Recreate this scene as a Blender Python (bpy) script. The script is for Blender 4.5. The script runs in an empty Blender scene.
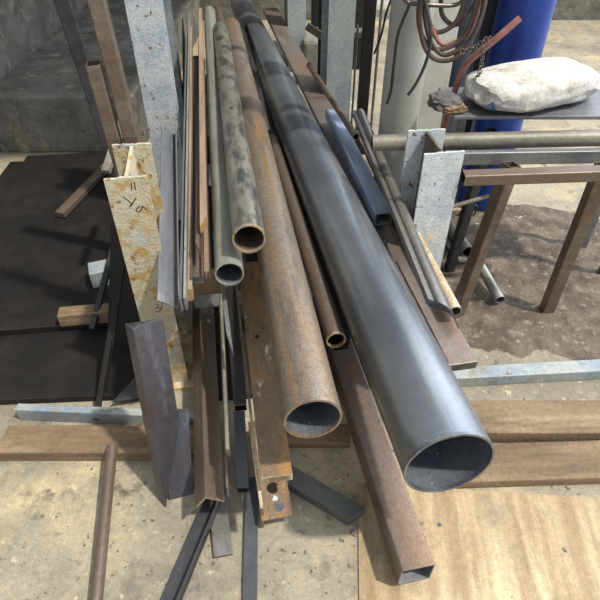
import bpy, bmesh, math, random
from mathutils import Vector, Matrix
random.seed(7)
sc = bpy.context.scene
C = sc.collection
H, PITCH, F = 1.6, math.radians(41.0), 545.0
sp, cp = math.sin(PITCH), math.cos(PITCH)
FW, UP, RT = Vector((0, cp, -sp)), Vector((0, sp, cp)), Vector((1, 0, 0))
CAM = Vector((0, 0, H))

def ray(x, y): return FW + RT*((x-300)/F) + UP*((300-y)/F)
def pz(x, y, z):                       # point at height z seen at x, y
    r = ray(x, y); return CAM + r*((z-H)/r.z)
def pY(x, y, Y):                       # point at distance Y
    r = ray(x, y); return CAM + r*(Y/r.y)

# ------------------------------------------------------------------ camera, view
cd = bpy.data.cameras.new('camera'); cam = bpy.data.objects.new('camera', cd); C.objects.link(cam)
cam.location = CAM; cam.rotation_euler = (math.pi/2-PITCH, 0, 0)
cd.sensor_fit = 'HORIZONTAL'; cd.sensor_width = 36; cd.lens = 36*F/600; cd.clip_start = .02
sc.camera = cam
vs = sc.view_settings
sc.display_settings.display_device = 'sRGB'
vs.view_transform = 'Standard'; vs.look = 'None'; vs.gamma = 1; vs.use_curve_mapping = False
vs.exposure = 0.0

# ------------------------------------------------------------------ materials
def rgb(h):
    v = [int(h[i:i+2], 16)/255 for i in (0, 2, 4)]
    return tuple(c/12.92 if c <= .04045 else ((c+.055)/1.055)**2.4 for c in v) + (1,)

def mat(name, layers, metal=0., rough=.6, rough2=None, bump=.15, bscale=60, axis=None, grain=.22):
    """layers: first = colour; then (colour, scale, lo, hi, stretch, detail)"""
    m = bpy.data.materials.new(name); m.use_nodes = True
    nt = m.node_tree; N = nt.nodes; L = nt.links
    bs = N['Principled BSDF']
    tc = N.new('ShaderNodeTexCoord')
    oi = N.new('ShaderNodeObjectInfo')
    sh = N.new('ShaderNodeVectorMath'); sh.operation = 'SCALE'; sh.inputs[0].default_value = (13.1, 7.7, 9.3)
    L.new(oi.outputs['Random'], sh.inputs['Scale'])
    ad = N.new('ShaderNodeVectorMath'); ad.operation = 'ADD'
    L.new(tc.outputs['Object'], ad.inputs[0]); L.new(sh.outputs[0], ad.inputs[1])
    cur = None
    first = N.new('ShaderNodeRGB'); first.outputs[0].default_value = rgb(layers[0]); cur = first.outputs[0]
    facs = []
    for (col, scale, lo, hi, st, det) in layers[1:]:
        mp = N.new('ShaderNodeMapping'); L.new(ad.outputs[0], mp.inputs[0])
        mp.inputs['Scale'].default_value = st
        nz = N.new('ShaderNodeTexNoise'); nz.inputs['Scale'].default_value = scale
        nz.inputs['Detail'].default_value = det; nz.inputs['Roughness'].default_value = .62
        L.new(mp.outputs[0], nz.inputs['Vector'])
        mr = N.new('ShaderNodeMapRange'); mr.inputs['From Min'].default_value = lo; mr.inputs['From Max'].default_value = hi
        mr.clamp = True; L.new(nz.outputs['Fac'], mr.inputs['Value'])
        mx = N.new('ShaderNodeMix'); mx.data_type = 'RGBA'
        L.new(mr.outputs[0], mx.inputs['Factor']); L.new(cur, mx.inputs['A'])
        mx.inputs['B'].default_value = rgb(col); cur = mx.outputs['Result']; facs.append(mr.outputs[0])
    if grain:
        for gs, lo_, hi_ in ((260, 1-grain, 1+grain*.7), (55, 1-grain*.7, 1+grain*.5)):
            nz = N.new('ShaderNodeTexNoise'); nz.inputs['Scale'].default_value = gs; nz.inputs['Detail'].default_value = 4; nz.inputs['Roughness'].default_value = .7
            L.new(ad.outputs[0], nz.inputs['Vector'])
            mr = N.new('ShaderNodeMapRange'); mr.inputs['From Min'].default_value = .33; mr.inputs['From Max'].default_value = .67
            mr.inputs['To Min'].default_value = lo_; mr.inputs['To Max'].default_value = hi_; L.new(nz.outputs['Fac'], mr.inputs['Value'])
            vm = N.new('ShaderNodeVectorMath'); vm.operation = 'SCALE'; L.new(cur, vm.inputs[0]); L.new(mr.outputs[0], vm.inputs['Scale']); cur = vm.outputs[0]
    L.new(cur, bs.inputs['Base Color'])
    bs.inputs['Metallic'].default_value = metal
    bs.inputs['Roughness'].default_value = rough
    if rough2 is not None and facs:
        r = N.new('ShaderNodeMapRange'); r.inputs['To Min'].default_value = rough; r.inputs['To Max'].default_value = rough2
        L.new(facs[-1], r.inputs['Value']); L.new(r.outputs[0], bs.inputs['Roughness'])
    if bump:
        nz = N.new('ShaderNodeTexNoise'); nz.inputs['Scale'].default_value = bscale; nz.inputs['Detail'].default_value = 5
        L.new(ad.outputs[0], nz.inputs['Vector'])
        b = N.new('ShaderNodeBump'); b.inputs['Strength'].default_value = bump; b.inputs['Distance'].default_value = .01
        L.new(nz.outputs['Fac'], b.inputs['Height']); L.new(b.outputs[0], bs.inputs['Normal'])
    return m
ST = (.12, 1, 1)   # stretched along the bar
S1 = (1, 1, 1)
M = {
 'bigsteel': mat('mill_steel', ['989fa7', ('7a828b', 3, .35, .6, (.5, 1, 1), 4), ('aaa89f', 9, .52, .75, (.12, 1, 1), 6), ('ab936a', 30, .67, .74, (.05, 1, 1), 4)], .68, .27, .40, .03, 90, grain=.08),
 'bore': mat('pipe_bore', ['6a6f78', ('50545e', 12, .4, .7, S1, 4), ('c9ccd0', 120, .70, .74, S1, 2)], .3, .6, None, .1, 90),
 'cutedge': mat('cut_edge', ['8d9096', ('6a6c70', 20, .4, .7, S1, 3)], .7, .4, None, .1, 120),
 'rustpipe': mat('rusting_pipe', ['8f8477', ('9f7a4e', 34, .50, .66, (.03, 1, 1), 6), ('6f6760', 26, .5, .70, (.12, 1, 1), 6), ('ad7f4a', 16, .62, .74, (.06, 1, 1), 7)], .4, .38, .6, .15, 150, grain=.3),
 'darkpipe': mat('dirty_dark_pipe', ['9c9a90', ('5c5e5c', 20, .46, .60, (.3, 1, 1), 7), ('a09d90', 12, .56, .72, (.3, 1, 1), 5), ('505354', 46, .60, .66, (.3, 1, 1), 6)], .55, .30, .5, .06, 100, grain=.12),
 'galv': mat('galvanized_pipe', ['a8aaa1', ('8f9289', 30, .4, .65, (.12, 1, 1), 4), ('54585a', 34, .68, .72, S1, 3)], .4, .40, .55, .05, 90, grain=.12),
 'rustrim': mat('rusty_rim', ['a39a8c', ('bf9658', 40, .5, .64, S1, 4), ('75583c', 60, .60, .70, S1, 3)], .4, .55, None, .3, 120),
 'brown': mat('brown_oxide_steel', ['7d6e62', ('66584c', 14, .4, .65, (.1, 1, 1), 5), ('96765a', 14, .58, .78, (.1, 1, 1), 5)], .4, .42, .6, .1, 120),
 'brownorange': mat('orange_brown_steel', ['867b75', ('937860', 9, .46, .68, (.12, 1, 1), 5), ('908e8c', 11, .56, .74, (.2, 1, 1), 4)], .5, .36, .52, .06, 120),
 'rust': mat('heavy_rust', ['84705a', ('a8804c', 26, .48, .66, (.3, 1, 1), 6), ('5c5249', 18, .52, .70, (.4, 1, 1), 5), ('c8bfae', 26, .64, .74, (.4, 1, 1), 4)], .25, .5, .75, .3, 140),
 'rustlight': mat('rust_with_pale_scale', ['b5a384', ('d0c6ac', 30, .45, .62, (.4, 1, 1), 5), ('99703f', 40, .58, .68, S1, 5)], .1, .6, .8, .3, 140),
 'grey': mat('grey_steel', ['85878a', ('6d6f73', 16, .4, .65, (.12, 1, 1), 4), ('9c9893', 18, .6, .78, (.2, 1, 1), 4)], .4, .42, .56, .05, 120),
 'dark': mat('dark_steel', ['4a4c50', ('2e3033', 8, .4, .65, (.3, 1, 1), 4), ('5d5650', 12, .62, .78, S1, 5)], .35, .5, .65, .06, 120),
 'floorbar': mat('blue_black_steel', ['4b4f55', ('5c5f63', 9, .45, .7, (.3, 1, 1), 4)], .3, .5, .6, .05, 120),
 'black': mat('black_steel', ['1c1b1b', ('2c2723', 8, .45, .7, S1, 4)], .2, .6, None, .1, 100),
 'bluesteel': mat('bright_blue_steel', ['a3b2cc', ('8496b4', 30, .4, .65, (.05, 1, 1), 4), ('c3cad4', 34, .60, .8, (.05, 1, 1), 3)], .3, .3, .42, .03, 120, grain=.06),
 'plate': mat('plate_angle_steel', ['5b5d66', ('54494a', 9, .45, .65, (.3, 1, 1), 5), ('85899a', 12, .58, .76, (.4, 1, 1), 6)], .5, .36, .5, .06, 120),
 'zincgrey': mat('folded_grey_steel', ['94918c', ('7c7975', 16, .4, .65, (.12, 1, 1), 4), ('b8b7b6', 30, .70, .8, S1, 4)], .6, .34, .5, .05, 120),
 'paintyellow': mat('rusty_cream_paint', ['c4bda4', ('b99a62', 16, .50, .62, S1, 7), ('b9beba', 12, .56, .66, S1, 6), ('8a6233', 36, .585, .66, S1, 6), ('c9a562', 5, .56, .72, S1, 7)], 0, .55, .75, .3, 110),
 'paintblue': mat('flaking_pale_paint', ['cbd1d4', ('b2bdc8', 9, .45, .62, S1, 5), ('d0cbbc', 12, .56, .7, S1, 5), ('7d5d3a', 44, .615, .67, S1, 5)], 0, .5, .7, .25, 110),
 'paintdull': mat('dull_pale_paint', ['a3aaa8', ('8d99a5', 5, .45, .62, S1, 5), ('8f8f82', 9, .55, .7, S1, 5), ('70522f', 30, .66, .72, S1, 5)], 0, .55, .7, .2, 110),
 'marker': mat('black_marker', ['1d2326'], 0, .7, None, 0),
 'wood': mat('old_timber', ['8a755c', ('6a5844', 14, .4, .62, (.12, 1, 1), 6), ('a8957a', 9, .56, .74, (.2, 1, 1), 5)], 0, .8, None, .35, 70),
 'woodtan': mat('tan_batten', ['a28d76', ('84715e', 18, .4, .65, (.1, 1, 1), 5)], 0, .75, None, .2, 90),
 'woodend': mat('sawn_end', ['a58255', ('b0925f', 60, .4, .65, S1, 4)], 0, .8, None, .3, 150),
 'pipedull': mat('weathered_zinc', ['8b887c', ('6f6b60', 9, .4, .62, (.4, 1, 1), 5), ('b0aa9a', 24, .62, .74, S1, 5)], .2, .5, .7, .12, 110),
 'column': mat('grey_painted_tube', ['acaea9', ('9c9e98', 4, .4, .65, S1, 4), ('5c4a38', 60, .72, .75, S1, 3)], .05, .5, None, .05, 60, grain=.06),
 'panel': mat('off_white_panel', ['d6d6ce', ('bfbfb5', 6, .45, .7, S1, 5), ('57534b', 70, .70, .73, S1, 3)], 0, .6, None, .05, 60, grain=.05),
 'gasgrey': mat('slate_cylinder', ['56626f', ('48525e', 6, .4, .7, S1, 4)], .1, .45, None, .03, 60),
 'gasdark': mat('dark_cylinder', ['3d444c', ('4c5258', 6, .4, .7, S1, 4)], .1, .45, None, .03, 60),
 'gasblue': mat('blue_cylinder', ['1d3f96', ('183580', 6, .4, .7, S1, 4)], .1, .4, None, .03, 60),
 'brass': mat('brass', ['9a7a3a'], .8, .4, None, 0),
 'pinkhose': mat('faded_red_hose', ['a8746a', ('94625a', 20, .4, .7, S1, 3)], 0, .5, None, .05, 60),
 'brownhose': mat('brown_hose', ['5e4d44', ('4a3f3a', 16, .4, .7, S1, 3), ('7d7468', 20, .6, .78, S1, 3)], 0, .35, None, .05, 60),
 'wire': mat('black_cable', ['3c423e', ('2a2e2c', 16, .4, .7, S1, 3)], 0, .5, None, .05, 60),
 'chain': mat('dull_chain', ['7b746c', ('54463c', 60, .4, .7, S1, 3)], .5, .5, None, .1, 90),
 'bag': mat('paper_bag', ['c3c2be', ('aba292', 14, .5, .68, S1, 5), ('988a70', 22, .64, .76, S1, 4)], 0, .85, None, .5, 40),
 'bagblue': mat('bag_blue_print', ['4f7396', ('7c93a8', 40, .5, .7, S1, 4)], 0, .85, None, .2, 60),
 'bagwhite': mat('bag_white_print', ['c9cdd0'], 0, .85, None, .2, 60),
 'cloth': mat('grey_cloth', ['6c6a6a', ('575352', 30, .4, .65, S1, 5)], 0, .95, None, .6, 60),
 'clothtan': mat('torn_tan_lining', ['9a8166', ('5c4a38', 30, .45, .65, S1, 5)], 0, .95, None, .6, 60),
 'weld': mat('weld_bead', ['2b2a2b', ('4a4038', 60, .5, .7, S1, 4)], .3, .6, None, .6, 160),
 'wallback': mat('rough_concrete_wall', ['87857d', ('6b6a62', 4, .4, .6, S1, 8), ('a09d92', 9, .54, .68, S1, 8), ('4b4a45', 14, .62, .72, S1, 6)], 0, .9, None, 1.0, 14),
 'ceil': mat('added_dark_roof', ['4a4a48', ('3a3a38', 2, .4, .6, S1, 4)], 0, .9, None, .1, 10),
 'ground': mat('outdoor_paving', ['b5b3ae', ('a19e98', 3, .4, .6, S1, 5)], 0, .9, None, .1, 10),
 'soil': mat('trampled_dirt', ['716659', ('564c42', 9, .42, .6, S1, 7), ('8f867a', 30, .56, .7, S1, 5), ('c4c0b8', 70, .69, .74, S1, 3)], 0, .9, None, .6, 60),
 'offcut': mat('offcut_steel', ['6e706c', ('5c5e5c', 12, .4, .65, (.3, 1, 1), 5)], .3, .5, .6, .05, 120),
 'rustweb': mat('rusted_web', ['5a5148', ('857f74', 14, .52, .66, S1, 6), ('6e4a2c', 24, .56, .68, S1, 6)], 0, .7, .85, .3, 110),
 'dirt': mat('chips_and_dust', ['8d8677', ('5c5246', 60, .45, .6, S1, 4), ('c9c6bd', 50, .62, .7, S1, 3)], .1, .85, None, .3, 90),
}
def floor_mat():
    m = mat('worn_concrete_floor', ['a59c88', ('878172', 2.2, .42, .62, S1, 6), ('bcae8c', 3.0, .52, .68, (1, 1, 1), 6),
             ('7a7468', 9, .56, .70, S1, 8), ('ccc2a4', 26, .62, .72, S1, 6), ('4f4a43', 34, .66, .73, S1, 6), ('5a554e', 5.5, .62, .70, S1, 7)], 0, .8, .9, .35, 45)
    return m
M['floor'] = floor_mat()
def streak_mat():
    return mat('straw_coloured_board', ['b9a684', ('9a8667', 16, .42, .62, (1, .07, 1), 5), ('cbbb98', 9, .54, .7, (1, .12, 1), 6), ('8b7f68', 5, .58, .74, S1, 6), ('6b6252', 40, .70, .76, S1, 4)], 0, .8, .9, .2, 60)
M['board'] = streak_mat()

# ------------------------------------------------------------------ object helpers
def tag(o, label=None, cat=None, group=None, kind=None):
    if label: o['label'] = label
    if cat: o['category'] = cat
    if group: o['group'] = group
    if kind: o['kind'] = kind
    return o
def link(name, bm, m, parent=None, M4=None, smooth=False, bevel=0):
    me = bpy.data.meshes.new(name)
    bmesh.ops.recalc_face_normals(bm, faces=bm.faces)
    if smooth:
        for f in bm.faces: f.smooth = True
    bm.to_mesh(me); bm.free()
    for x in (m if isinstance(m, (list, tuple)) else [m]): me.materials.append(x)
    o = bpy.data.objects.new(name, me); C.objects.link(o)
    if parent: o.parent = parent
    elif M4 is not None: o.matrix_world = M4
    if smooth:
        try: me.set_sharp_from_angle(angle=math.radians(35))
        except Exception: pass
    if bevel:
        b = o.modifiers.new('bevel', 'BEVEL'); b.width = bevel; b.segments = 2; b.limit_method = 'ANGLE'; b.angle_limit = math.radians(50)
    return o
def empty(name, M4):
    o = bpy.data.objects.new(name, None); o.empty_display_size = .05; C.objects.link(o); o.matrix_world = M4; return o
def frame(a, b, roll=0):
    x = (b-a).normalized(); z = Vector((0, 0, 1)); z = (z - x*z.dot(x)).normalized(); y = z.cross(x)
    m = Matrix((x, y, z)).transposed().to_4x4(); m.translation = a
    # local y points LEFT of the travel direction (camera's left); mirrored by sign in profiles
    return m @ Matrix.Rotation(roll, 4, 'X')

# profiles: list of (y, z), optional inner list of the same length
def p_ring(r, t, n=56):
    o = [(r*math.cos(2*math.pi*i/n), r*math.sin(2*math.pi*i/n)) for i in range(n)]
    i_ = [((r-t)*math.cos(2*math.pi*i/n), (r-t)*math.sin(2*math.pi*i/n)) for i in range(n)]
    return o, i_
def rrect(w, h, c, n=4):
    pts = []
    for (cx, cz, a0) in ((w/2-c, h/2-c, 0), (-w/2+c, h/2-c, 90), (-w/2+c, -h/2+c, 180), (w/2-c, -h/2+c, 270)):
        for k in range(n+1):
            a = math.radians(a0+90*k/n); pts.append((cx+c*math.cos(a), cz+c*math.sin(a)))
    return pts
def p_tube(w, h, t, c=None):
    c = c or t*1.6
    return rrect(w, h, c), rrect(w-2*t, h-2*t, max(c-t, .0006))
def p_flat(w, h): return [(w/2, h/2), (-w/2, h/2), (-w/2, -h/2), (w/2, -h/2)], None
def p_angle(a, b, t):   # corner at origin, leg a along +y(left), leg b along +z
    return [(0, 0), (a, 0), (a, t), (t, t), (t, b), (0, b)], None
def p_v(a, A, b, B, t):
    A, B = math.radians(A), math.radians(B); u = Vector((math.cos(A), math.sin(A))); w = Vector((math.cos(B), math.sin(B)))
    un = Vector((-u.y, u.x)); wn = Vector((w.y, -w.x))
    if un.dot(w) < 0: un = -un
    if wn.dot(u) < 0: wn = -wn
    k = (u+w).normalized(); c = k*(t/max(k.dot(un), .2))
    return [tuple(q) for q in (Vector((0, 0)), u*a, u*a+un*t, c, w*b+wn*t, w*b)], None
def p_chan(w, h, t):    # U open downwards, centred in y, top at z=0
    return [(-w/2, 0), (-w/2, -h), (-w/2+t, -h), (-w/2+t, -t), (w/2-t, -t), (w/2-t, -h), (w/2, -h), (w/2, 0)], None
def sweep_bar(prof, L, cut=None, cut2=None, x0=0.0, holes=None):
    """extrude a profile along x; cut(y,z) gives x offset of the near end"""
    out, inn = prof
    bm = bmesh.new()
    def row(pts, x, f): return [bm.verts.new((x+(f(y, z) if f else 0), y, z)) for (y, z) in pts]
    A = row(out, x0, cut); B = row(out, L, cut2); n = len(out)
    for i in range(n):
        j = (i+1) % n; bm.faces.new((A[i], A[j], B[j], B[i]))
    if inn:
        a = row(inn, x0, cut); b = row(inn, L, cut2)
        for i in range(n):
            j = (i+1) % n
            f = bm.faces.new((a[j], a[i], b[i], b[j])); f.material_index = 1
            f = bm.faces.new((A[j], A[i], a[i], a[j])); f.material_index = 2
            f = bm.faces.new((B[i], B[j], b[j], b[i])); f.material_index = 2
    else:
        f = bm.faces.new(A[::-1]); f.material_index = 1
        f = bm.faces.new(B); f.material_index = 1
        bmesh.ops.triangulate(bm, faces=[q for q in bm.faces if len(q.verts) > 4])
    return bm
def bar(name, label, cat, near, far, prof, m, m_end=None, m_in=None, roll=0, cut=None, cut2=None, smooth=False, bevel=0, group=None, dz=0, parent=None):
    a = pz(*near) if isinstance(near, tuple) else near
    b = pz(*far) if isinstance(far, tuple) else far
    a = a + Vector((0, 0, dz)); b = b + Vector((0, 0, dz))
    Mx = frame(a, b, math.radians(roll))
    bm = sweep_bar(prof, (b-a).length, cut, cut2)
    mm = [m, m_in or m, m_end or m] if prof[1] else [m, m_end or m]
    o = link(name, bm, mm, parent, Mx, smooth, bevel)
    tag(o, label, cat, group)
    return o
def box_bm(x0, x1, y0, y1, z0, z1, bm=None):
    bm = bm or bmesh.new()
    v = [bm.verts.new((x, y, z)) for z in (z0, z1) for y in (y0, y1) for x in (x0, x1)]
    for f in ((0, 2, 3, 1), (4, 5, 7, 6), (0, 1, 5, 4), (2, 6, 7, 3), (0, 4, 6, 2), (1, 3, 7, 5)): bm.faces.new([v[i] for i in f])
    return bm
def box(name, x0, x1, y0, y1, z0, z1, m, parent=None, bevel=.0, M4=None):
    return link(name, box_bm(x0, x1, y0, y1, z0, z1), m, parent, M4, False, bevel)
def cyl_bm(r, L, n=40, r2=None):      # along +z
    bm = bmesh.new()
    bmesh.ops.create_cone(bm, cap_ends=True, segments=n, radius1=r, radius2=r if r2 is None else r2, depth=L, matrix=Matrix.Translation((0, 0, L/2)))
    return bm
def path_bm(pts, r, n=10, bm=None, closed=False):
    """round tube along a smoothed polyline"""
    bm = bm or bmesh.new()
    P = [Vector(p) for p in pts]
    # Catmull-Rom
    S = []
    m_ = len(P)
    rng = range(m_) if closed else range(m_-1)
    for i in rng:
        if closed: p0, p1, p2, p3 = P[i-1], P[i], P[(i+1) % m_], P[(i+2) % m_]
        else: p0, p1, p2, p3 = P[max(i-1, 0)], P[i], P[i+1], P[min(i+2, m_-1)]
        for k in range(6):
            t = k/6
            S.append(.5*((2*p1)+(p2-p0)*t+(2*p0-5*p1+4*p2-p3)*t*t+(3*p1-p0-3*p2+p3)*t**3))
    if not closed: S.append(P[-1])
    rings = []; nrm = None
    for i, p in enumerate(S):
        if closed: d = S[(i+1) % len(S)]-S[i-1]
        else: d = S[min(i+1, len(S)-1)]-S[max(i-1, 0)]
        d.normalize()
        if nrm is None: nrm = d.orthogonal().normalized()
        nrm = (nrm-d*nrm.dot(d)).normalized(); bn = d.cross(nrm)
        rings.append([bm.verts.new(p+nrm*(r*math.cos(2*math.pi*k/n))+bn*(r*math.sin(2*math.pi*k/n))) for k in range(n)])
    cnt = len(rings)
    for i in range(cnt if closed else cnt-1):
        a, b = rings[i], rings[(i+1) % cnt]
        for k in range(n): bm.faces.new((a[k], a[(k+1) % n], b[(k+1) % n], b[k]))
    if not closed:
        bm.faces.new(rings[0][::-1]); bm.faces.new(rings[-1])
    return bm
T = Matrix.Translation
def adopt(root, *kids):
    bpy.context.view_layer.update()
    for k in kids:
        k.parent = root; k.matrix_parent_inverse = root.matrix_world.inverted()
        for p in ('label', 'category', 'group'):
            if p in k: del k[p]

# ------------------------------------------------------------------ setting
def struct(name, bm, m): o = link(name, bm, m); o['kind'] = 'structure'; return o
bm = bmesh.new(); bmesh.ops.create_grid(bm, x_segments=60, y_segments=60, size=1)
for v in bm.verts: v.co = Vector((v.co.x*4.2, 2.4+v.co.y*4.8, 0))
struct('floor', bm, M['floor'])
struct('wall_back', box_bm(-4.2, .70, 6.5, 6.65, 0, 3.3), M['wallback'])
struct('wall_back_right', box_bm(1.08, 4.2, 6.5, 6.65, 0, 1.5), M['wallback'])
struct('wall_left', box_bm(-2.1, -1.95, -1.0, 6.5, 0, 3.3), M['wallback'])
struct('added_ceiling', box_bm(-4.2, .45, 2.5, 6.7, 3.3, 3.4), M['ceil'])  # unseen roof added to dim the back, its edge set for sky reflections
struct('trim_1', box_bm(-6, 8, 7.2, 18, -.12, -.02), M['ground'])

# ------------------------------------------------------------------ rack posts (I-beams)
def ibeam(name, label, px, py, Y, wpx, m, z0=0.0, depth=.2, tf=.009, skew=0.0, ztop=None, webm=None):
    t = pY(px, py, Y); dcam = (t-CAM).dot(FW); w = wpx*dcam/F
    z1 = t.z if ztop is None else ztop
    r = empty(name, T((t.x, Y, 0)) @ Matrix.Rotation(math.radians(8.7), 4, 'Z'))
    tag(r, label, 'steel post', 'I-beam posts of the stock rack')
    def irregular(y0, y1, sd):
        bm = bmesh.new(); rnd = random.Random(sd); n = 14
        fr, bk = [], []
        for i in range(n+1):
            x = -w/2+w*i/n; dz = rnd.uniform(-.002, .0015)
            fr.append((bm.verts.new((x, y0, z0)), bm.verts.new((x, y0, z1+dz))))
            bk.append((bm.verts.new((x, y1, z0)), bm.verts.new((x, y1, z1+dz+rnd.uniform(-.001, .001)))))
        for i in range(n):
            bm.faces.new((fr[i][0], fr[i+1][0], fr[i+1][1], fr[i][1])); bm.faces.new((bk[i+1][0], bk[i][0], bk[i][1], bk[i+1][1]))
            bm.faces.new((fr[i][1], fr[i+1][1], bk[i+1][1], bk[i][1])); bm.faces.new((fr[i+1][0], fr[i][0], bk[i][0], bk[i+1][0]))
        bm.faces.new((fr[0][0], fr[0][1], bk[0][1], bk[0][0])); bm.faces.new((fr[n][1], fr[n][0], bk[n][0], bk[n][1]))
        return bm
    ff = link('flange', irregular(0, tf, 3), m, r); ff['label'] = 'front flange'
    link('flange', irregular(depth-tf, depth, 5), m, r)
    wb = box('web', -tf/2, tf/2, tf, depth-tf, z0, z1-.004, webm or m, r)
    bp = box('base_plate', -w/2-.03, w/2+.03, -.03, depth+.03, 0.0, .012, m, r, .002)
    return r, ff, w
lp, lpf, lw = ibeam('rack_post', 'front left rack post in rusty cream paint with black handwriting', 125, 178, 1.35, 42, M['paintyellow'], depth=.22)
rp, rpf, rw = ibeam('rack_post', 'front right rack post in pale blue-white paint beside the round rail', 445, 153, 1.68, 42, M['paintblue'], webm=M['rustweb'], depth=.19)
ibeam('rack_post', 'middle left rack post in smooth pale blue paint behind brown uprights', 152, 60, 2.45, 32, M['paintblue'], ztop=1.5, depth=.2)
ibeam('rack_post', 'middle right rack post in pale grey paint with a rust blot', 340, 60, 3.2, 26, M['paintdull'], ztop=1.6)
ibeam('rack_post', 'rear right rack post, narrow and grey, close to the concrete wall', 297, 40, 4.6, 18, M['paintdull'], ztop=1.6)
ibeam('rack_post', 'rear left rack post in the dark against the concrete wall', 160, 10, 3.75, 20, M['paintdull'], ztop=1.6)

# handwriting on the front left post
def strokes(post, Yp, lines, r=.0016, lab=None):
    bm = bmesh.new()
    for ln in lines:
        pts = []
        for (x, y) in ln:
            p = pY(x, y, Yp)-Vector((post.location.x, Yp, 0)); pts.append(Vector((p.x, -.0006, p.z)))
        path_bm(pts, r, 6, bm)
    for v in bm.verts: v.co.y = -.0004+(v.co.y+.0006)*.25
    o = link('handwriting', bm, M['marker'], post); o['label'] = lab; return o
c6 = lambda a: [(100+x/6, 180+y/6) for (x, y) in a]
strokes(lp, 1.35, [c6([(187, 20), (190, 62)]), c6([(205, 14), (211, 62)]), c6([(138, 98), (186, 138), (176, 160)]), c6([(216, 108), (186, 156)]),
                   c6([(238, 158), (216, 182), (240, 192), (253, 166)]), c6([(250, 160), (286, 188)])], lab='black sideways marker writing')
strokes(lp, 1.35, [[(155, 304), (158, 305), (157, 308), (154, 308)], [(157, 308), (160, 309), (159, 312), (156, 311)], [(160, 301), (162, 304), (161, 311)]], .0013, 'small black number')
strokes(lp, 1.35, [[(174, 386), (176, 384), (177, 388), (175, 391)], [(178, 385), (181, 385)], [(179, 389), (180, 386)]], .0013, 'small black number low on the post')

# cross members between the posts, at the foot of the bars
def cross(label, name, pa, pb, z, w, h, m, cat='cross beam'):
    a = Vector((pa[0], pa[1], z-h/2)); b = Vector((pb[0], pb[1], z-h/2))
    o = bar(name, label, cat, a, b, p_flat(w, h), m, bevel=.003); return o
cross('short brown timber bearer under the ends of the grey angle and battens', 'timber_bearer', (-.46, 1.44), (-.27, 1.46), .45, .07, .06, M['wood'])
cross('white painted bearer under the rusted channel at the front of the rack', 'rack_bearer', (-.40, 1.56), (.33, 1.66), .30, .07, .07, M['paintdull'])
cross('white painted bearer under the pipes between the middle rack posts', 'rack_bearer', (-.60, 2.50), (.22, 2.56), .30, .08, .08, M['paintdull'])
cross('rear bearer under the pipe ends by the back wall', 'rack_bearer', (-.80, 4.02), (-.04, 4.08), .24, .08, .08, M['paintdull'])

# ------------------------------------------------------------------ the pipes
def pipe(name, label, near, far, r, t, m, m_in=None, m_edge=None, n=64, group='steel pipes on the rack', rim=None):
    o = bar(name, label, 'pipe', near, far, p_ring(r, t, n), m, m_edge or M['cutedge'], m_in or M['bore'], smooth=True, group=group)
    if rim:
        bm = bmesh.new()
        nn = 72; rnd = random.Random(4); rows = []
        for k in range(nn):
            a = 2*math.pi*k/nn; e = rnd.uniform(0, .0012)
            rows.append([bm.verts.new((x, q*math.cos(a), q*math.sin(a))) for (x, q) in ((.004+e*2, r+.0006), (-.0015-e, r+.0003), (-.0018-e, r-t-.0006), (.006+e*3, r-t-.0008))])
        for k in range(nn):
            a, b = rows[k], rows[(k+1) % nn]
            for q in range(3): bm.faces.new((a[q], a[q+1], b[q+1], b[q]))
        e = link('cut_rim', bm, rim[0], o, smooth=True); e['label'] = rim[1]
    return o
pipe('steel_pipe', 'widest steel pipe, smooth blue-grey, its open end at lower right', (449, 464, .52), (241, 5, .245), .1055, .0045, M['bigsteel'], rim=(M['cutedge'], 'bright cut rim'), n=96)
pipe('steel_pipe', 'medium pipe with orange rust streaks, left of the widest pipe', (313, 419, .567), (231, 27, .45), .0685, .005, M['rustpipe'], rim=(M['rustpipe'], 'rust-stained cut rim'))
pipe('steel_pipe', 'dark smudged pipe with a yellow-rust rim, on top of the bundle', (249, 239, .714), (220.5, 29, .60), .047, .004, M['darkpipe'], m_in=M['brown'], rim=(M['rustrim'], 'yellow rusty burr around the end'))
pipe('steel_pipe', 'grey galvanized pipe just below and left of the dark smudged pipe', (229.5, 274, .61), (209.5, 12, .55), .042, .003, M['galv'], rim=(M['galv'], 'grey rim with dents'))
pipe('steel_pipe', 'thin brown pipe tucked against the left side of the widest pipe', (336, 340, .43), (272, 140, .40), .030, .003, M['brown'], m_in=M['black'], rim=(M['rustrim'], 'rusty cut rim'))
pipe('steel_pipe', 'short tan pipe poking out beneath the folded grey channel', (455, 312, .45), (385, 180, .46), .0225, .004, M['rustlight'], m_in=M['brown'])
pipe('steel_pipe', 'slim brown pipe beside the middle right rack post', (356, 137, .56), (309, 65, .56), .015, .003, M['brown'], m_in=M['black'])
pipe('steel_pipe', 'brown pipe behind the galvanized pipe at the far end', (232, 70, .50), (217, 10, .50), .035, .003, M['brown'], m_in=M['black'])

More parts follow.
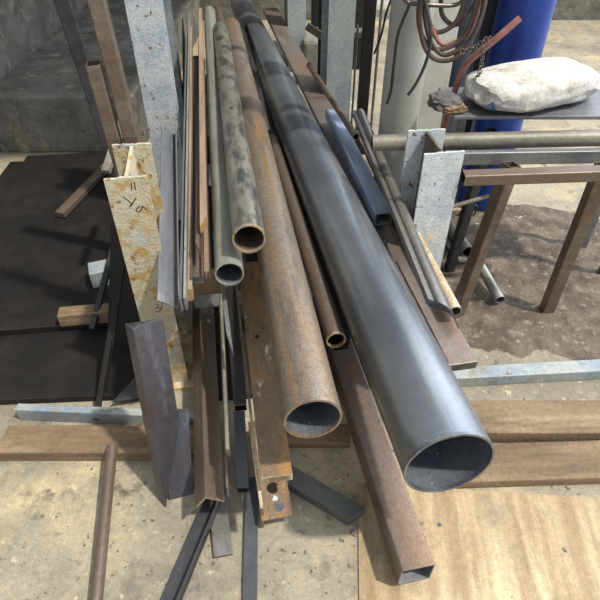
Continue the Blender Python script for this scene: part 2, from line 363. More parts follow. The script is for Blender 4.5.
# ------------------------------------------------------------------ bars right of the widest pipe
rb = bar('channel_bar', 'long wide rusty brown channel bar right of the widest pipe', 'channel bar', (459, 364, .40), (270, 8, .43), p_chan(.122, .03, .005), M['brownorange'], M['cutedge'], bevel=.0015, group='steel bars on the rack')
bm = bmesh.new(); rnd = random.Random(2)
path_bm([(.01+i*.02, .030+rnd.uniform(-.0008, .0008), .0005+rnd.uniform(-.0006, .0006)) for i in range(26)], .0028, 8, bm)
w_ = link('weld_seam', bm, M['weld'], rb, smooth=True); w_['label'] = 'black weld line'
bt = bar('square_tube', 'bright bluish square tube lying on the wide rusty channel', 'steel tube', (383.5, 219, .462), (331.5, 114, .472), p_tube(.066, .050, .003), M['bluesteel'], M['cutedge'], M['grey'], smooth=True, group='steel bars on the rack')
def p_gutter():
    t = .0025; pts = []
    # folded section: lip, groove, rounded back, long right side (y+ is camera left)
    outer = [(.050, -.030), (.050, -.004), (.046, 0), (.034, 0), (.032, -.004), (.028, -.004), (.024, .003)]
    for k in range(7):
        a = math.radians(100-k*16); outer.append((.0+.024*math.cos(a)*1.0, -.018+.024*math.sin(a)*1.0+.002))
    outer += [(-.034, -.05)]
    outer = [(y, z) for (y, z) in outer]
    inner = []
    for i, (y, z) in enumerate(outer):
        a = Vector(outer[max(i-1, 0)]); b = Vector(outer[min(i+1, len(outer)-1)]); d = (b-a).normalized()
        inner.append((y+d.y*t, z-d.x*t) if False else (y-d.y*-t, z-(-d.x)*-t))
    inner = [(y, z) for (y, z) in inner]
    return outer+inner[::-1], None
def p_gutter2():
    t = .003
    o = [(.030, -.026), (.030, 0.0), (.020, 0.0), (.018, -.005), (.013, -.005), (.009, .004), (.000, .008), (-.010, .007), (-.020, 0.002), (-.027, -.008), (-.044, -.046)]
    i = [(.027, -.026), (.027, -.003), (.022, -.003), (.020, -.008), (.011, -.008), (.007, .001), (.000, .005), (-.009, .004), (-.018, -.001), (-.025, -.010), (-.041, -.047)]
    # mirror: y positive is camera left
    return o+i[::-1], None
gc = bar('folded_channel', 'folded grey steel channel with rounded back and slanted pointed end', 'steel channel', (447, 318, .575), (359, 110, .60), p_gutter2(), M['zincgrey'], M['cutedge'], smooth=True, cut=lambda y, z: (y+.044)*1.15, group='steel bars on the rack')
bar('dark_strip', 'dark steel strip lying between the bluish tube and the folded channel', 'steel strip', (402, 225, .42), (358, 132, .42), p_flat(.03, .02), M['brown'], bevel=.001, group='steel bars on the rack')
bar('dark_angle', 'dark angle bar under the left side of the widest pipe', 'angle bar', (350, 350, .34), (248, 30, .42), p_angle(.05, .05, .005), M['dark'], group='steel bars on the rack')

# ------------------------------------------------------------------ square tube reaching the floor in front
sq = bar('square_tube', 'large brown square tube whose open end is nearest, on the floor', 'steel tube', (416, 575, .075), (338, 345, .10), p_tube(.094, .094, .0035, .008), M['brownorange'], M['cutedge'], M['grey'], smooth=True)

# ------------------------------------------------------------------ left bundle
bar('angle_bar', 'light grey angle bar, leftmost of the bundle, open side up', 'angle bar', (179, 309, .57), (176, 136, .60), p_v(.068, 36, .050, 100, .004), M['grey'], M['cutedge'], roll=0, bevel=.0006, group='steel bars on the rack')
bar('flat_bar', 'thin grey flat bar on edge, right beside the leftmost angle bar', 'flat bar', (181.5, 305, .60), (187, 30, .60), p_flat(.007, .045), M['grey'], M['cutedge'], group='steel bars on the rack')
bar('flat_bar', 'second thin grey flat bar on edge, touching the tan batten', 'flat bar', (185.5, 304, .60), (189.5, 20, .60), p_flat(.007, .045), M['galv'], M['cutedge'], group='steel bars on the rack')
bar('wooden_batten', 'tan wooden batten with sawn end beside the grey flat bars', 'batten', (190, 295, .56), (191, 30, .56), p_flat(.017, .045), M['woodtan'], M['woodend'], bevel=.0008)
bar('channel_bar', 'small brown channel bar with open end beside the sawn batten', 'channel bar', (198, 283, .57), (196, 60, .55), p_chan(.036, .024, .004), M['brown'], M['cutedge'], roll=180, group='steel bars on the rack')
bar('flat_bar', 'rusty flat bar with a slanting cut end above the small channel', 'flat bar', (198, 250, .63), (200, 6, .57), p_flat(.012, .03), M['brown'], M['woodtan'], cut=lambda y, z: y*3, group='steel bars on the rack')
bar('flat_bar', 'tan-brown bar with an orange slanted end left of the galvanized pipe', 'flat bar', (204, 225, .66), (200.5, 10, .59), p_flat(.022, .03), M['woodtan'], M['woodend'], cut=lambda y, z: -y*2.5, group='steel bars on the rack')
bar('wooden_batten', 'pale wooden batten just left of the galvanized pipe end', 'batten', (208, 275, .56), (203, 60, .54), p_flat(.02, .03), M['woodtan'], M['woodtan'], bevel=.0008)
# black sheet added for the dark area along the left side of the bundle
bmv = bmesh.new()
A_ = [bmv.verts.new(q) for q in ((-.540, 2.45, .03), (-.865, 4.4, .03), (-.865, 4.4, .53), (-.540, 2.45, .53))]
B_ = [bmv.verts.new(v.co+Vector((-.006, -.001, 0))) for v in A_]
bmv.faces.new(A_); bmv.faces.new(B_[::-1])
for k in range(4): bmv.faces.new((A_[k], B_[k], B_[(k+1) % 4], A_[(k+1) % 4]))
tag(link('steel_sheet', bmv, M['black']), 'added black sheet standing on edge beside the left bundle of bars', 'steel sheet')

# ------------------------------------------------------------------ lower bars between the posts
bar('angle_bar', 'wide brown angle bar, ridge up, with an orange cut end', 'angle bar', (205, 497, .17), (198, 250, .17), p_angle(.064, .06, .007), M['brown'], M['rustrim'], roll=-145, cut=None, bevel=.0008)
bar('flat_bar', 'thin brown flat bar on edge right of the wide brown angle', 'flat bar', (228, 492, .20), (219, 290, .22), p_flat(.006, .05), M['brown'], M['cutedge'])
bar('flat_bar', 'pale grey bar on edge with a bent rounded tip', 'flat bar', (228, 453, .26), (221, 290, .33), p_flat(.012, .05), M['pipedull'], M['pipedull'], bevel=.004)
bar('flat_bar', 'short tapered grey bar beneath the galvanized pipe end', 'flat bar', (230, 345, .40), (221, 270, .45), p_flat(.014, .03), M['grey'], M['grey'], cut=lambda y, z: y*6)
bar('rectangular_tube', 'small black rectangular tube with open end between the lower bars', 'steel tube', (240.5, 408, .30), (230, 290, .35), p_tube(.038, .034, .002), M['black'], M['rustrim'], M['black'])
bar('channel_bar', 'blue-grey channel bar standing out below the small black tube', 'channel bar', (243, 488, .06), (238, 390, .14), p_chan(.036, .04, .004), M['floorbar'], M['dark'])
bar('flat_bar', 'long slim rusty flat bar left of the heavily rusted channel', 'flat bar', (262, 512, .20), (236, 285, .30), p_flat(.008, .05), M['rustlight'], M['rust'])
ch = bar('channel_bar', 'heavily rusted channel bar under the orange-streaked pipe', 'channel bar', (277, 476, .33), (249, 262, .36), p_chan(.082, .03, .005), M['rust'], M['rustlight'], bevel=.001)
bm = cyl_bm(.0075, .0012, 20); bmesh.ops.translate(bm, verts=bm.verts, vec=(.50, .006, -.0004)); o_ = link('bolt_hole', bm, M['black'], ch); o_['label'] = 'small dark bolt hole'
# bottom piece with a bolt hole
def holed_plate(name, label, near, far, w, h, hx, hr, m):
    a, b = pz(*near), pz(*far); Mx = frame(a, b, 0); L = (b-a).length
    r = empty(name, Mx); tag(r, label, 'steel plate')
    bm = bmesh.new(); t = .006; n = 32
    for z in (0, -t):
        pass
    ring0 = [(hx+hr*math.cos(2*math.pi*k/n), hr*math.sin(2*math.pi*k/n)) for k in range(n)]
    sq_ = []
    s = w/2
    for k in range(n):
        a_ = 2*math.pi*k/n; c, d = math.cos(a_), math.sin(a_); q = s/max(abs(c), abs(d)); sq_.append((hx+q*c, q*d))
    def lay(z): return [bm.verts.new((x, y, z)) for x, y in ring0], [bm.verts.new((x, y, z)) for x, y in sq_]
    r1, s1 = lay(0); r2, s2 = lay(-t)
    for k in range(n):
        j = (k+1) % n
        bm.faces.new((r1[k], r1[j], s1[j], s1[k])); bm.faces.new((r2[j], r2[k], s2[k], s2[j])); bm.faces.new((r1[j], r1[k], r2[k], r2[j]))
    box_bm(0, hx-s, -w/2, w/2, -t, 0, bm); box_bm(hx+s, L, -w/2, w/2, -t, 0, bm)
    for (y0, y1) in ((w/2-t, w/2),): box_bm(0, L, y0, y1, -h, -t, bm)
    link('web', bm, m, r)
    return r
dp_ = holed_plate('drilled_angle', 'rusty drilled angle with a round bolt hole and chipped blue-white paint', (277.5, 518, .06), (262, 420, .09), .094, .05, .095, .019, M['rust'])

def patch(parent, cx, cy, r, m, label, sd):
    bm = bmesh.new(); rnd = random.Random(sd); n = 14; P_ = []
    for k in range(n):
        a = 2*math.pi*k/n; q = r*rnd.uniform(.55, 1.15); P_.append((cx+q*math.cos(a)*.9, cy+q*math.sin(a)))
    A = [bm.verts.new((x, y, .0002)) for x, y in P_]; B = [bm.verts.new((x, y, .0007)) for x, y in P_]
    bm.faces.new(B); bm.faces.new(A[::-1])
    for k in range(n): bm.faces.new((A[k], A[(k+1) % n], B[(k+1) % n], B[k]))
    bmesh.ops.triangulate(bm, faces=[q for q in bm.faces if len(q.verts) > 4])
    o = link('paint_patch', bm, m, parent); o['label'] = label
patch(dp_, .033, -.010, .017, M['gasgrey'], 'chipped slate-blue paint near the end', 1)
patch(dp_, .060, -.002, .010, M['paintblue'], 'small pale paint chip', 2)
patch(dp_, .122, .010, .013, M['paintblue'], 'pale paint chip behind the hole', 3)
# ------------------------------------------------------------------ pieces lying on the floor
bar('flat_bar', 'short grey flat bar on the floor under the wide brown angle', 'flat bar', (223.5, 556, .008), (215, 470, .02), p_flat(.055, .012), M['zincgrey'], M['brown'], bevel=.001)
bar('flat_bar', 'long dark flat bar on the floor running out of view at the bottom', 'flat bar', (249, 640, .006), (252, 478, .012), p_flat(.04, .01), M['floorbar'], M['dark'], bevel=.001)
bar('angle_bar', 'dark angle bar lying diagonally on the floor at bottom left of centre', 'angle bar', (172, 625, .012), (226, 492, .02), p_angle(.055, .04, .005), M['dark'], M['cutedge'], roll=0, bevel=.0006)
a = pz(357, 517, .02); b = pz(284, 474, .02)
bar('steel_offcut', 'short dark grey steel offcut with slanted end alone on the floor', 'steel offcut', a, b, p_flat(.062, .036), M['offcut'], M['grey'], cut=lambda y, z: y*.45, bevel=.0015)

# left: two leaning angles
def leaning(label, bot, top, z_top, a, b, t, roll, m, cut=None, cut2=None):
    p = pz(bot[0], bot[1], .004); q = pz(top[0], top[1], z_top)
    return bar('leaning_angle', label, 'angle bar', p, q, p_angle(a, b, t), m, M['cutedge'], roll=roll, cut=cut, cut2=cut2, bevel=.0008)
leaning('broad blue-grey steel angle leaning on the left post, cut slanting', (166, 508), (133, 329), .60, .090, .045, .006, -143, M['plate'], cut=lambda y, z: y*3.0)
leaning('shorter dark brown steel angle behind the broad leaning one', (169, 500), (163, 412), .27, .075, .03, .006, -165, M['plate'], cut=lambda y, z: y*.1)
pz0 = pz(112, 449, .17)
pipe('steel_rod', 'thick brown round bar at far left with a smooth end', (112, 447, .072), (92, 640, .019), .018, .017, M['brown'], group=None)

for (x0, y0, z0, x1, y1, z1, w, lab) in ((104, 395, .02, 124, 262, .45, .015, 'thin black rod leaning behind the leaning angles'), (116, 300, .3, 96, 420, .02, .02, 'thin black flat leaning at the far left edge')):
    bar('black_rod', lab, 'steel rod', (x0, y0, z0), (x1, y1, z1), p_flat(w, w*.6), M['black'], bevel=.002)

# black plates added to darken the left floor, plus loose pieces there
def sheet(label, P, m, thick=.008, name='steel_sheet', cat='steel sheet'):
    bm = bmesh.new(); A = [bm.verts.new(p) for p in P]
    nrm = (P[1]-P[0]).cross(P[2]-P[0]).normalized()*thick
    B = [bm.verts.new(p+nrm) for p in P]; n = len(P)
    bm.faces.new(A); bm.faces.new(B[::-1])
    for i in range(n): bm.faces.new((A[i], B[i], B[(i+1) % n], A[(i+1) % n]))
    return tag(link(name, bm, m), label, cat)
def slab(name, label, cat, x0, x1, y0, y1, z0, z1, m, yaw=0, bevel=.004):
    cx, cy = (x0+x1)/2, (y0+y1)/2
    o = link(name, box_bm(x0-cx, x1-cx, y0-cy, y1-cy, z0, z1), m, None, T((cx, cy, 0)) @ Matrix.Rotation(math.radians(yaw), 4, 'Z'), False, bevel)
    return tag(o, label, cat)
slab('added_dark_plate', 'lower added black plate darkening the floor behind the front left post', 'steel plate', -1.75, -.60, 1.25, 3.15, 0, .03, M['black'], 3)
slab('added_dark_plate', 'upper added black plate darkening the floor behind the front left post', 'steel plate', -1.6, -.66, 1.6, 3.2, .03, .06, M['black'], 7)
sheet('dark steel sheet leaning behind the front left post', [pz(108, 345, .02), pz(150, 345, .02), pY(157, 205, 1.75), pY(112, 205, 1.75)], M['black'])
slab('added_dark_plate', 'black plate added for shade beneath the bundle of bars', 'steel plate', -.50, .36, 1.30, 3.6, 0, .03, M['black'], 6)  # black plate laid in to darken the gaps under the bars
slab('concrete_plinth', 'low rough concrete plinth in the shade behind the black plates', 'plinth', -1.94, -1.02, 3.3, 6.2, 0, .36, M['wallback'], 0, .01)
slab('timber_block', 'small brown timber block on the black plates at the left edge', 'timber', -.98, -.70, 1.62, 1.68, .06, .12, M['wood'], 8)
slab('concrete_block', 'small pale block on the black plates left of the front left post', 'block', -.93, -.84, 1.86, 1.95, .06, .14, M['paintdull'], 20)
bar('black_rod', 'black square bar leaning left of the front left post', 'steel rod', (92, 330, .08), (122, 215, .30), p_flat(.022, .022), M['dark'], bevel=.002)
bar('steel_upright', 'grey-brown steel bar lying across the black plates at the left edge', 'steel bar', (60, 215, .08), (140, 132, .10), p_flat(.05, .03), M['brown'], bevel=.002)
sheet('triangular dark steel offcut on the floor behind the leaning angles', [pz(112, 402, .03), pz(150, 396, .03), pz(140, 372, .10)], M['dark'])
# timbers on the floor
def slab(name, label, cat, x0, x1, y0, y1, z0, z1, m, yaw=0, bevel=.004):
    cx, cy = (x0+x1)/2, (y0+y1)/2
    o = link(name, box_bm(x0-cx, x1-cx, y0-cy, y1-cy, z0, z1), m, None, T((cx, cy, 0)) @ Matrix.Rotation(math.radians(yaw), 4, 'Z'), False, bevel)
    return tag(o, label, cat)
slab('timber_sleeper', 'old timber sleeper lying across the floor at left', 'timber', -1.0, -.30, 1.02, 1.13, 0, .05, M['wood'])
slab('timber_sleeper', 'dark timber piece on the floor behind the orange-streaked pipe end', 'timber', -.12, .17, 1.07, 1.15, 0, .03, M['wood'])
slab('timber_sleeper', 'grey timber block on the floor right of the widest pipe', 'timber', .40, 1.2, 1.09, 1.23, 0, .06, M['wood'])
slab('timber_sleeper', 'worn timber plank nearest the widest pipe end at right', 'timber', .42, 1.2, .93, 1.07, 0, .04, M['wood'], 2)
slab('pale_angle_rail', 'pale painted steel rail low on the floor behind the timber at left', 'rail', -1.0, -.36, 1.17, 1.2, .0, .06, M['paintdull'], -3)
slab('pale_angle_rail', 'pale painted steel rail on the floor behind the timbers at right', 'rail', .52, 1.3, 1.36, 1.42, .0, .05, M['paintdull'], 4)
slab('floor_board', 'straw-coloured streaked board flat on the floor at lower right', 'board', .16, 1.3, .2, .90, 0, .006, M['board'], -4, .001)

# ------------------------------------------------------------------ top left uprights
def upright(name, label, px, py, Y, w, d, ztop, m, kind='angle', yaw=0, lean=0):
    p = pY(px, py, Y)
    Mx = T((p.x, Y, 0)) @ Matrix.Rotation(math.radians(yaw), 4, 'Z') @ Matrix.Rotation(math.radians(lean), 4, 'Y')
    zt = ztop if ztop is not None else p.z
    if kind == 'angle':
        prof = [(0, 0), (w, 0), (w, .006), (.006, .006), (.006, d), (0, d)]
        bm = bmesh.new(); A = [bm.verts.new((x, y, 0)) for x, y in prof]; B = [bm.verts.new((x, y, zt)) for x, y in prof]
        for i in range(6): bm.faces.new((A[i], A[(i+1) % 6], B[(i+1) % 6], B[i]))
        bm.faces.new(A[::-1]); bm.faces.new(B)
        bmesh.ops.triangulate(bm, faces=[q for q in bm.faces if len(q.verts) > 4])
    else:
        o_, i_ = rrect(w, d, .005), rrect(w-.006, d-.006, .003); bm = bmesh.new(); n = len(o_)
        A = [bm.verts.new((x, y, 0)) for x, y in o_]; B = [bm.verts.new((x, y, zt)) for x, y in o_]
        a = [bm.verts.new((x, y, 0)) for x, y in i_]; b = [bm.verts.new((x, y, zt)) for x, y in i_]
        for i in range(n):
            j = (i+1) % n
            bm.faces.new((A[i], A[j], B[j], B[i])); bm.faces.new((a[j], a[i], b[i], b[j])); bm.faces.new((B[i], B[j], b[j], b[i])); bm.faces.new((A[j], A[i], a[i], a[j]))
    return tag(link(name, bm, m, None, Mx, False, .001), label, 'upright')
upright('steel_upright', 'tall brown steel tube standing behind the front left post', 126, 60, 1.62, .045, .05, 1.75, M['brown'], 'tube', 10, -2)
upright('steel_upright', 'shorter brown square tube with open top beside the tall one', 107, 62, 1.60, .04, .05, None, M['brown'], 'tube', 10, -2)
upright('steel_upright', 'dark steel upright in the shadows left of the brown uprights', 112, 110, 2.1, .05, .05, 1.2, M['dark'], 'tube', 20, -4)
bar('flat_bar', 'pale dusty flat bar leaning diagonally behind the front left post', 'flat bar', pY(106, 172, 1.9), pY(128, 105, 2.2), p_flat(.03, .02), M['pipedull'])

# ------------------------------------------------------------------ right side rack and rails
def rail(name, label, pa, pb, Y, prof, m, smooth=False, m_in=None, roll=0, cat='rail'):
    return bar(name, label, cat, pY(pa[0], pa[1], Y), pY(pb[0], pb[1], Y), prof, m, M['cutedge'], m_in or M['black'], roll=roll, smooth=smooth)
sr = empty('side_rack', T((.9, 1.8, 0))); tag(sr, 'low steel rack at right: round rail, grey rail, brown rail on legs', 'rack')
r1 = rail('round_rail', 'x', (372, 143), (640, 137), 1.92, p_ring(.030, .003, 40), M['pipedull'], True)
r2 = rail('channel_rail', 'x', (445, 158), (640, 155), 1.86, p_tube(.03, .05, .003), M['grey'])
r3 = rail('square_rail', 'x', (463, 178), (640, 172), 1.70, p_tube(.05, .04, .003), M['brown'])
l1 = upright('leg', 'x', 491, 176, 1.74, .05, .05, .70, M['brown'], 'tube', 25, 7)
l2 = upright('leg', 'x', 470, 176, 2.05, .04, .04, .70, M['dark'], 'tube', 10, 4)
l3 = upright('leg', 'x', 600, 176, 1.76, .05, .05, .70, M['brown'], 'tube', 0, 0)
adopt(sr, r1, r2, r3, l1, l2, l3); r1['label'] = 'round weathered rail'; l2['label'] = 'dark rear leg'
es = empty('equipment_shelf', T((1.0, 2.2, 0))); tag(es, 'grey steel shelf under the cement bag behind the round rail', 'shelf')
kids = [slab('shelf_top', 'x', 'x', .57, 1.5, 1.97, 2.27, .775, .79, M['grey'])]
for xx in (.60, 1.40):
    for yy in (2.0, 2.22): kids.append(slab('leg', 'x', 'x', xx, xx+.03, yy, yy+.03, 0, .775, M['grey']))
adopt(es, *kids)
rail('thin_rod', 'thin pale steel rod sticking out right of the front right post', (447, 208), (489, 196), 1.78, p_ring(.008, .007, 16), M['pipedull'], True, cat='rod')
pipe('pipe_stub', 'short pale banded pipe lying on the floor behind the right post', (468, 252, .05), (446, 222, .05), .03, .003, M['pipedull'], m_in=M['black'], group=None)
bar('flat_bar', 'pale steel flat lying on the floor behind the front right post', 'flat bar', (464, 262, .02), (440, 232, .02), p_flat(.05, .01), M['pipedull'])
pipe('pipe_stub', 'grey-green tube slanting to the floor at the right edge', (500, 300, .05), (478, 262, .08), .022, .003, M['galv'], group=None)
# loose square clip
bm = bmesh.new(); c0 = pz(468, 212, .04)
path_bm([c0+Vector(q) for q in ((-.04, 0, -.03), (.03, .01, -.035), (.045, .01, .03), (-.02, 0, .035))], .005, 8, bm, True)
tag(link('wire_clip', bm, M['dark'], smooth=True), 'dark bent wire loop behind the thin pale rod', 'wire')

# ------------------------------------------------------------------ background right
def vcyl(name, label, px, py, Y, wpx, zt, m, cat, parts=False):
    p = pY(px, py, Y); d = (p-CAM).dot(FW); r = wpx*d/F/2
    root = empty(name, T((p.x, Y, 0))); tag(root, label, cat)
    if parts:
        bm = bmesh.new(); prof = [(0, 0), (r*.96, 0), (r, .02), (r, zt)]
        for k in range(1, 9):
            a = math.radians(90*k/8.6); prof.append((r*math.cos(a)*1.0, zt+r*.9*math.sin(a)))
        n = 48; rows = []
        for (q, z) in prof: rows.append([bm.verts.new((max(q, .002)*math.cos(2*math.pi*k/n), max(q, .002)*math.sin(2*math.pi*k/n), z)) for k in range(n)])
        for a, b in zip(rows, rows[1:]):
            for k in range(n): bm.faces.new((a[k], a[(k+1) % n], b[(k+1) % n], b[k]))
        bm.faces.new(rows[-1]); bm.faces.new(rows[0][::-1])
        link('body', bm, m, root, smooth=True)
        b2 = cyl_bm(.022, .07, 20); bmesh.ops.translate(b2, verts=b2.verts, vec=(0, 0, zt+r*.88))
        v = link('valve', b2, M['brass'], root, smooth=True)
        b3 = cyl_bm(.03, .012, 20); bmesh.ops.translate(b3, verts=b3.verts, vec=(0, 0, zt+r*.88+.07)); link('valve_handle', b3, M['gasdark'], v, smooth=True)
    else:
        link('body', cyl_bm(r, zt, 56), m, root, smooth=True)
        b3 = bmesh.new(); path_bm([(r*1.004*math.cos(a), r*1.004*math.sin(a), zt-.03) for a in [2*math.pi*k/16 for k in range(16)]], .006, 8, b3, True)
        link('band', b3, m, root, smooth=True)
    return root
vcyl('tall_grey_tube', 'wide grey painted tube standing behind the round rail', 406, 60, 2.35, 41, 2.0, M['column'], 'tube')
slab('white_board', 'off-white board standing right of the wide grey tube', 'board', *(lambda a, b: (a.x, b.x))(pY(424, 60, 2.46), pY(453, 60, 2.46)), 2.46, 2.50, 0, 1.9, M['panel'])
vcyl('gas_cylinder', 'slate-grey gas cylinder right of the white board', 461, 60, 2.72, 26, 1.35, M['gasgrey'], 'gas cylinder', True)
vcyl('gas_cylinder', 'dark grey gas cylinder between the slate and the blue ones', 482, 50, 2.92, 28, 1.35, M['gasdark'], 'gas cylinder', True)
vcyl('gas_cylinder', 'blue gas cylinder at the right edge behind the pink hose', 515, 50, 2.70, 52, 1.35, M['gasblue'], 'gas cylinder', True)
upright('door_post', 'dark brown steel post beside the bright gap', 366, 60, 3.3, .065, .06, 2.2, M['black'], 'tube')
upright('door_post', 'slim pale pink strip along the bright gap', 377, 60, 3.3, .014, .03, 2.2, M['pipedull'], 'tube')
upright('door_post', 'black strip filling the dark gap left of the middle right rack post', 322, 30, 3.45, .045, .02, 1.7, M['black'], 'tube')  # black strip put in for the dark gap beside the post
upright('door_post', 'thin pale steel strip right of the middle right rack post', 353, 100, 3.35, .012, .02, .75, M['pipedull'], 'tube')
slab('dark_backdrop', 'added dark cabinet in the shade behind the middle right post', 'backdrop', .10, .56, 4.9, 5.4, .0, 1.7, M['black'])  # dark block added as a backdrop between the posts
rail('short_tube', 'short grey tube lying level in the shade beside the dark post', (352, 33), (370, 32), 3.4, p_ring(.025, .003, 24), M['grey'], True, cat='tube')
rail('wall_bracket', 'brown shelf arm with a pale edge left of the black strip', (307, 26), (322, 36), 3.4, p_tube(.03, .04, .003), M['brown'], False, cat='bracket')
slab('rubble_pile', 'pale rough concrete lump in the shade behind the rear post', 'rubble', .02, .22, 4.5, 4.9, 0, .35, M['wallback'], 0, .03)

# outdoors through the gap
slab('parked_van', 'white blurred shape outside beyond the gap', 'vehicle', .6, 2.8, 9.0, 10.4, 0, 1.9, M['bagwhite'], 0, .1)
slab('blue_bin', 'small blue bin outside beyond the gap', 'bin', .98, 1.2, 7.6, 7.9, 0, .5, M['gasblue'], 0, .02)

# coiled hose, one bundle
hk = pY(450, -22, 2.1)
root = empty('hose_coil', T(hk)); tag(root, 'coil of brown hose hanging in front of the white board', 'hose')
rnd = random.Random(11)
for k, (cx, cy, rx, ry_, ph) in enumerate(((452, 6, 32, 56, 0), (455, 0, 29, 55, .1), (449, -2, 29, 52, -.1), (456, -8, 27, 53, .15), (448, -14, 22, 46, .2), (462, -22, 20, 46, -.2))):
    pts = []
    for i in range(14):
        a = 2*math.pi*i/14
        x = cx+rx*math.cos(a)+rnd.uniform(-1.2, 1.2) + 9*math.sin(a)*.9; y = cy-ry_*math.sin(a)+rnd.uniform(-1, 1)
        pts.append(pY(x, y, 2.1+.012*k+.01*math.sin(a*2))-hk)
    bm = path_bm(pts, .0085, 10, None, True); link('hose_loop', bm, M['brownhose'] if k % 3 else M['pinkhose'] if k == 3 else M['brownhose'], root, smooth=True)
# hook that carries the coil, fixed to the board's top edge
hkp = empty('wall_hook', T(hk+Vector((0, 0, 0)))); tag(hkp, 'steel rod over the white board that carries the hose coil', 'hook')
bm = path_bm([(0, -.06, .10), (0, -.04, .085), (0, .1, .10), (0, .42, .105)], .009, 10); link('rod', bm, M['dark'], hkp, smooth=True)
bm = path_bm([pY(404, -1, 2.13), pY(410, 3, 2.13), pY(430, 5, 2.12), pY(458, 4, 2.14), pY(470, -12, 2.14)], .0075, 10)
tag(link('brown_hose', bm, M['brownhose'], smooth=True), 'loose brown hose crossing level above the coil', 'hose')
def cable(name, label, pts, Y, r, m):
    bm = path_bm([pY(x, y, Y) for x, y in pts], r, 8)
    return tag(link(name, bm, m, smooth=True), label, 'cable')
cable('black_cable', 'green-black cable hanging straight in front of the grey tube', [(447, -24), (430, -18), (412, -6), (408, 8), (398, 34), (394, 64), (391, 90), (387, 104)], 2.2, .006, M['wire'])
cable('black_cable', 'green-black cable curling down left of the hose coil', [(447, -24), (430, -19), (423, -8), (427, 10), (431, 38), (426, 62), (417, 82), (408, 95)], 2.08, .006, M['wire'])
cable('black_cable', 'thin black cable hanging in the bright gap', [(374, -32), (388, -24), (392, -6), (386, 14), (381, 36), (374, 54)], 3.0, .006, M['black'])
bm = path_bm([pY(x, y, Yq) for x, y, Yq in ((520, 18, 2.1), (497, 38, 2.1), (477, 54, 2.12), (464, 68, 2.14), (455, 90, 2.16), (449, 110, 2.18), (443, 133, 2.2), (438, 165, 2.24), (434, 215, 2.3), (436, 250, 2.28))], .012, 12)
tag(link('pink_hose', bm, M['pinkhose'], smooth=True), 'faded pink hose bending down in front of the gas cylinders', 'hose')
# chain
def chain(label, pts, Y, n):
    P = [pY(x, y, Y) for x, y in pts]; bm = bmesh.new()
    seg = []; tot = sum((b-a).length for a, b in zip(P, P[1:]))
    for k in range(n):
        s = tot*(k+.5)/n
        for a, b in zip(P, P[1:]):
            l = (b-a).length
            if s <= l: q = a+(b-a)*(s/l); d = (b-a).normalized(); break
            s -= l
        hl = tot/n*.72; u = d.orthogonal().normalized(); w = d.cross(u)
        if k % 2: u = w
        wd = .0075
        path_bm([q+d*hl*c+u*wd*s2 for c, s2 in ((1, 0), (.6, 1), (-.6, 1), (-1, 0), (-.6, -1), (.6, -1))], .0022, 6, bm, True)
    return tag(link('steel_chain', bm, M['chain'], smooth=True), label, 'chain')
chain('dull chain slung across the pink hose', [(461, 52), (474, 48), (490, 37)], 2.07, 10)
chain('dull chain hanging down from the pink hose', [(484, 46), (481, 66), (475, 89)], 2.07, 13)

# cement bag, draped
def lump(name, label, cat, center, size, m, seed, flat=0, yaw=0, n=28, amp=.12):
    bm = bmesh.new(); bmesh.ops.create_icosphere(bm, subdivisions=4, radius=1)
    from mathutils import noise
    for v in bm.verts:
        c = v.co.copy(); e = 3.2
        s = (abs(c.x)**e+abs(c.y)**e+abs(c.z)**e)**(1/e)
        c = c/s; c *= 1+amp*noise.noise(c*2.3+Vector((seed, 0, 0)))+amp*.35*noise.noise(c*6+Vector((seed, 3, 0)))
        v.co = Vector((c.x*size[0], c.y*size[1], c.z*size[2]))
    zmin = min(v.co.z for v in bm.verts)
    for v in bm.verts: v.co.z = max(v.co.z-zmin, .06*size[2])-.06*size[2]
    o = link(name, bm, m, None, T(center) @ Matrix.Rotation(math.radians(yaw), 4, 'Z'), True)
    return tag(o, label, cat)
bagc = pY(527, 118, 2.1)
bag = lump('cement_bag', 'white paper cement bag with blue print slumped on the shelf', 'bag', (bagc.x, 2.13, .79), (.27, .15, .062), M['bag'], 3, 0, 24, amp=.08)
from mathutils.bvhtree import BVHTree
def decal(parent, poly, m, name, label, n=24):
    """print hugging the bag: a grid patch given by four picture corners, laid on the surface"""
    dg = bpy.context.evaluated_depsgraph_get(); bpy.context.view_layer.update()
    me = parent.data; mw = parent.matrix_world
    tree = BVHTree.FromPolygons([mw @ v.co for v in me.vertices], [p.vertices for p in me.polygons])
    bm = bmesh.new(); g = {}
    a, b, c, d = poly
    for i in range(n+1):
        for j in range(n+1):
            u, v = i/n, j/n
            x = (1-u)*(1-v)*a[0]+u*(1-v)*b[0]+u*v*c[0]+(1-u)*v*d[0]; y = (1-u)*(1-v)*a[1]+u*(1-v)*b[1]+u*v*c[1]+(1-u)*v*d[1]
            hit = tree.ray_cast(CAM, ray(x, y).normalized())
            if hit[0] is not None: g[i, j] = bm.verts.new(mw.inverted() @ (hit[0]+hit[1]*(.004 if hit[1].dot(ray(x, y)) < 0 else -.004)))
    for i in range(n):
        for j in range(n):
            q = [g.get(k) for k in ((i, j), (i+1, j), (i+1, j+1), (i, j+1))]
            if all(q): bm.faces.new(q)
    if not bm.faces: bm.free(); return
    o = link(name, bm, m, parent, smooth=True); o['label'] = label; return o
decal(bag, [(474, 111), (494, 102), (496, 109), (480, 113)], M['bagblue'], 'printed_logo', 'blue printed block')
decal(bag, [(481, 109.2), (491, 104.8), (491.5, 106.4), (482, 110.6)], M['bagwhite'], 'printed_mark', 'pale swoosh in the blue print', 8)
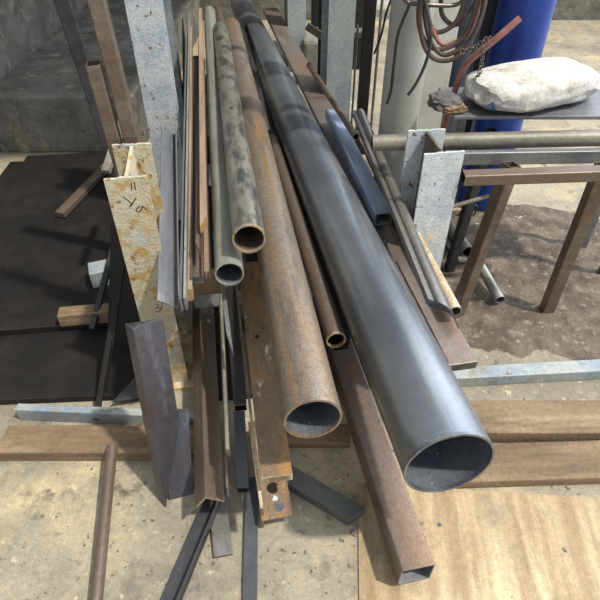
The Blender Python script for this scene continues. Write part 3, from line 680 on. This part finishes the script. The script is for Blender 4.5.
for k, q in enumerate(((468, 116), (470, 121))): decal(bag, [(q[0], q[1]), (q[0]+7, q[1]-2), (q[0]+7.5, q[1]+.2), (q[0]+.5, q[1]+2)], M['bagblue'], 'printed_line', 'small blue printed line', 6)
lump('torn_cloth', 'crumpled grey cloth with torn tan lining beside the cement bag', 'cloth', (pz(457, 124, .82).x, 2.04, .79), (.055, .055, .026), M['cloth'], 9, 0, 10, amp=.22)
lump('torn_cloth', 'crumpled tan rag between the grey cloth and the cement bag', 'cloth', (pz(467, 127, .82).x, 2.0, .79), (.045, .022, .016), M['clothtan'], 15, 0, 10, amp=.25)

# trampled dirt at right
from mathutils import noise as nz_
bm = bmesh.new(); bmesh.ops.create_grid(bm, x_segments=70, y_segments=70, size=1)
for v in bm.verts:
    q = math.hypot(v.co.x, v.co.y)
    hgt = (1-min(1, q+.18*nz_.noise(v.co*2.5)))
    v.co = Vector((1.15+v.co.x*.72, 2.05+v.co.y*.66, -.004+.03*min(hgt*4, 1)*(.5+.5*nz_.noise(v.co*9)+.25*nz_.noise(v.co*25))))
tag(link('dirt_patch', bm, M['soil'], smooth=True), 'brown-grey trampled dirt and dust on the floor under the rails at right', 'dirt', kind='stuff')
# dust and chips on the floor: nobody could count them
bm = bmesh.new(); rnd = random.Random(5)
for i in range(520):
    if i % 3: x, y = rnd.uniform(-.8, 1.0), rnd.uniform(.5, 1.2)
    else: x, y = rnd.uniform(.5, 1.2), rnd.uniform(1.2, 2.2)
    s = rnd.uniform(.0015, .005)*(2.2 if rnd.random() < .06 else 1)
    mt = T((x, y, s*.3)) @ Matrix.Rotation(rnd.uniform(0, 6), 4, 'Z') @ Matrix.Diagonal((s*rnd.uniform(.6, 2), s, s*.5, 1))
    bmesh.ops.create_icosphere(bm, subdivisions=1, radius=1, matrix=mt)
tag(link('metal_chips', bm, M['dirt']), 'scattered metal chips and grit on the floor', 'debris', kind='stuff')

# ------------------------------------------------------------------ light
w = bpy.data.worlds.new('sky'); sc.world = w; w.use_nodes = True
nt = w.node_tree; N = nt.nodes; L = nt.links; bg = N['Background']
tc = N.new('ShaderNodeTexCoord'); dp = N.new('ShaderNodeVectorMath'); dp.operation = 'DOT_PRODUCT'
L.new(tc.outputs['Generated'], dp.inputs[0]); dp.inputs[1].default_value = Vector((.74, .50, .52)).normalized()
cr = N.new('ShaderNodeValToRGB'); L.new(dp.outputs['Value'], cr.inputs['Fac'])
e = cr.color_ramp.elements; e[0].position = .0; e[0].color = (.62, .66, .70, 1)
e[1].position = 1.0; e[1].color = (3.8, 4.0, 4.3, 1)
q = e.new(.72); q.color = (1.2, 1.28, 1.4, 1)
q = e.new(.90); q.color = (2.0, 2.15, 2.4, 1)
L.new(cr.outputs['Color'], bg.inputs[0]); bg.inputs[1].default_value = 1.0
sd = bpy.data.lights.new('sun', 'SUN'); so = bpy.data.objects.new('sun', sd); C.objects.link(so)
sd.energy = 4.0; sd.angle = math.radians(2.5); sd.color = (1, .93, .82)
d = Vector((.50, -.22, 1.0)); so.rotation_euler = d.to_track_quat('Z', 'Y').to_euler(); so.location = (3, -2, 4)
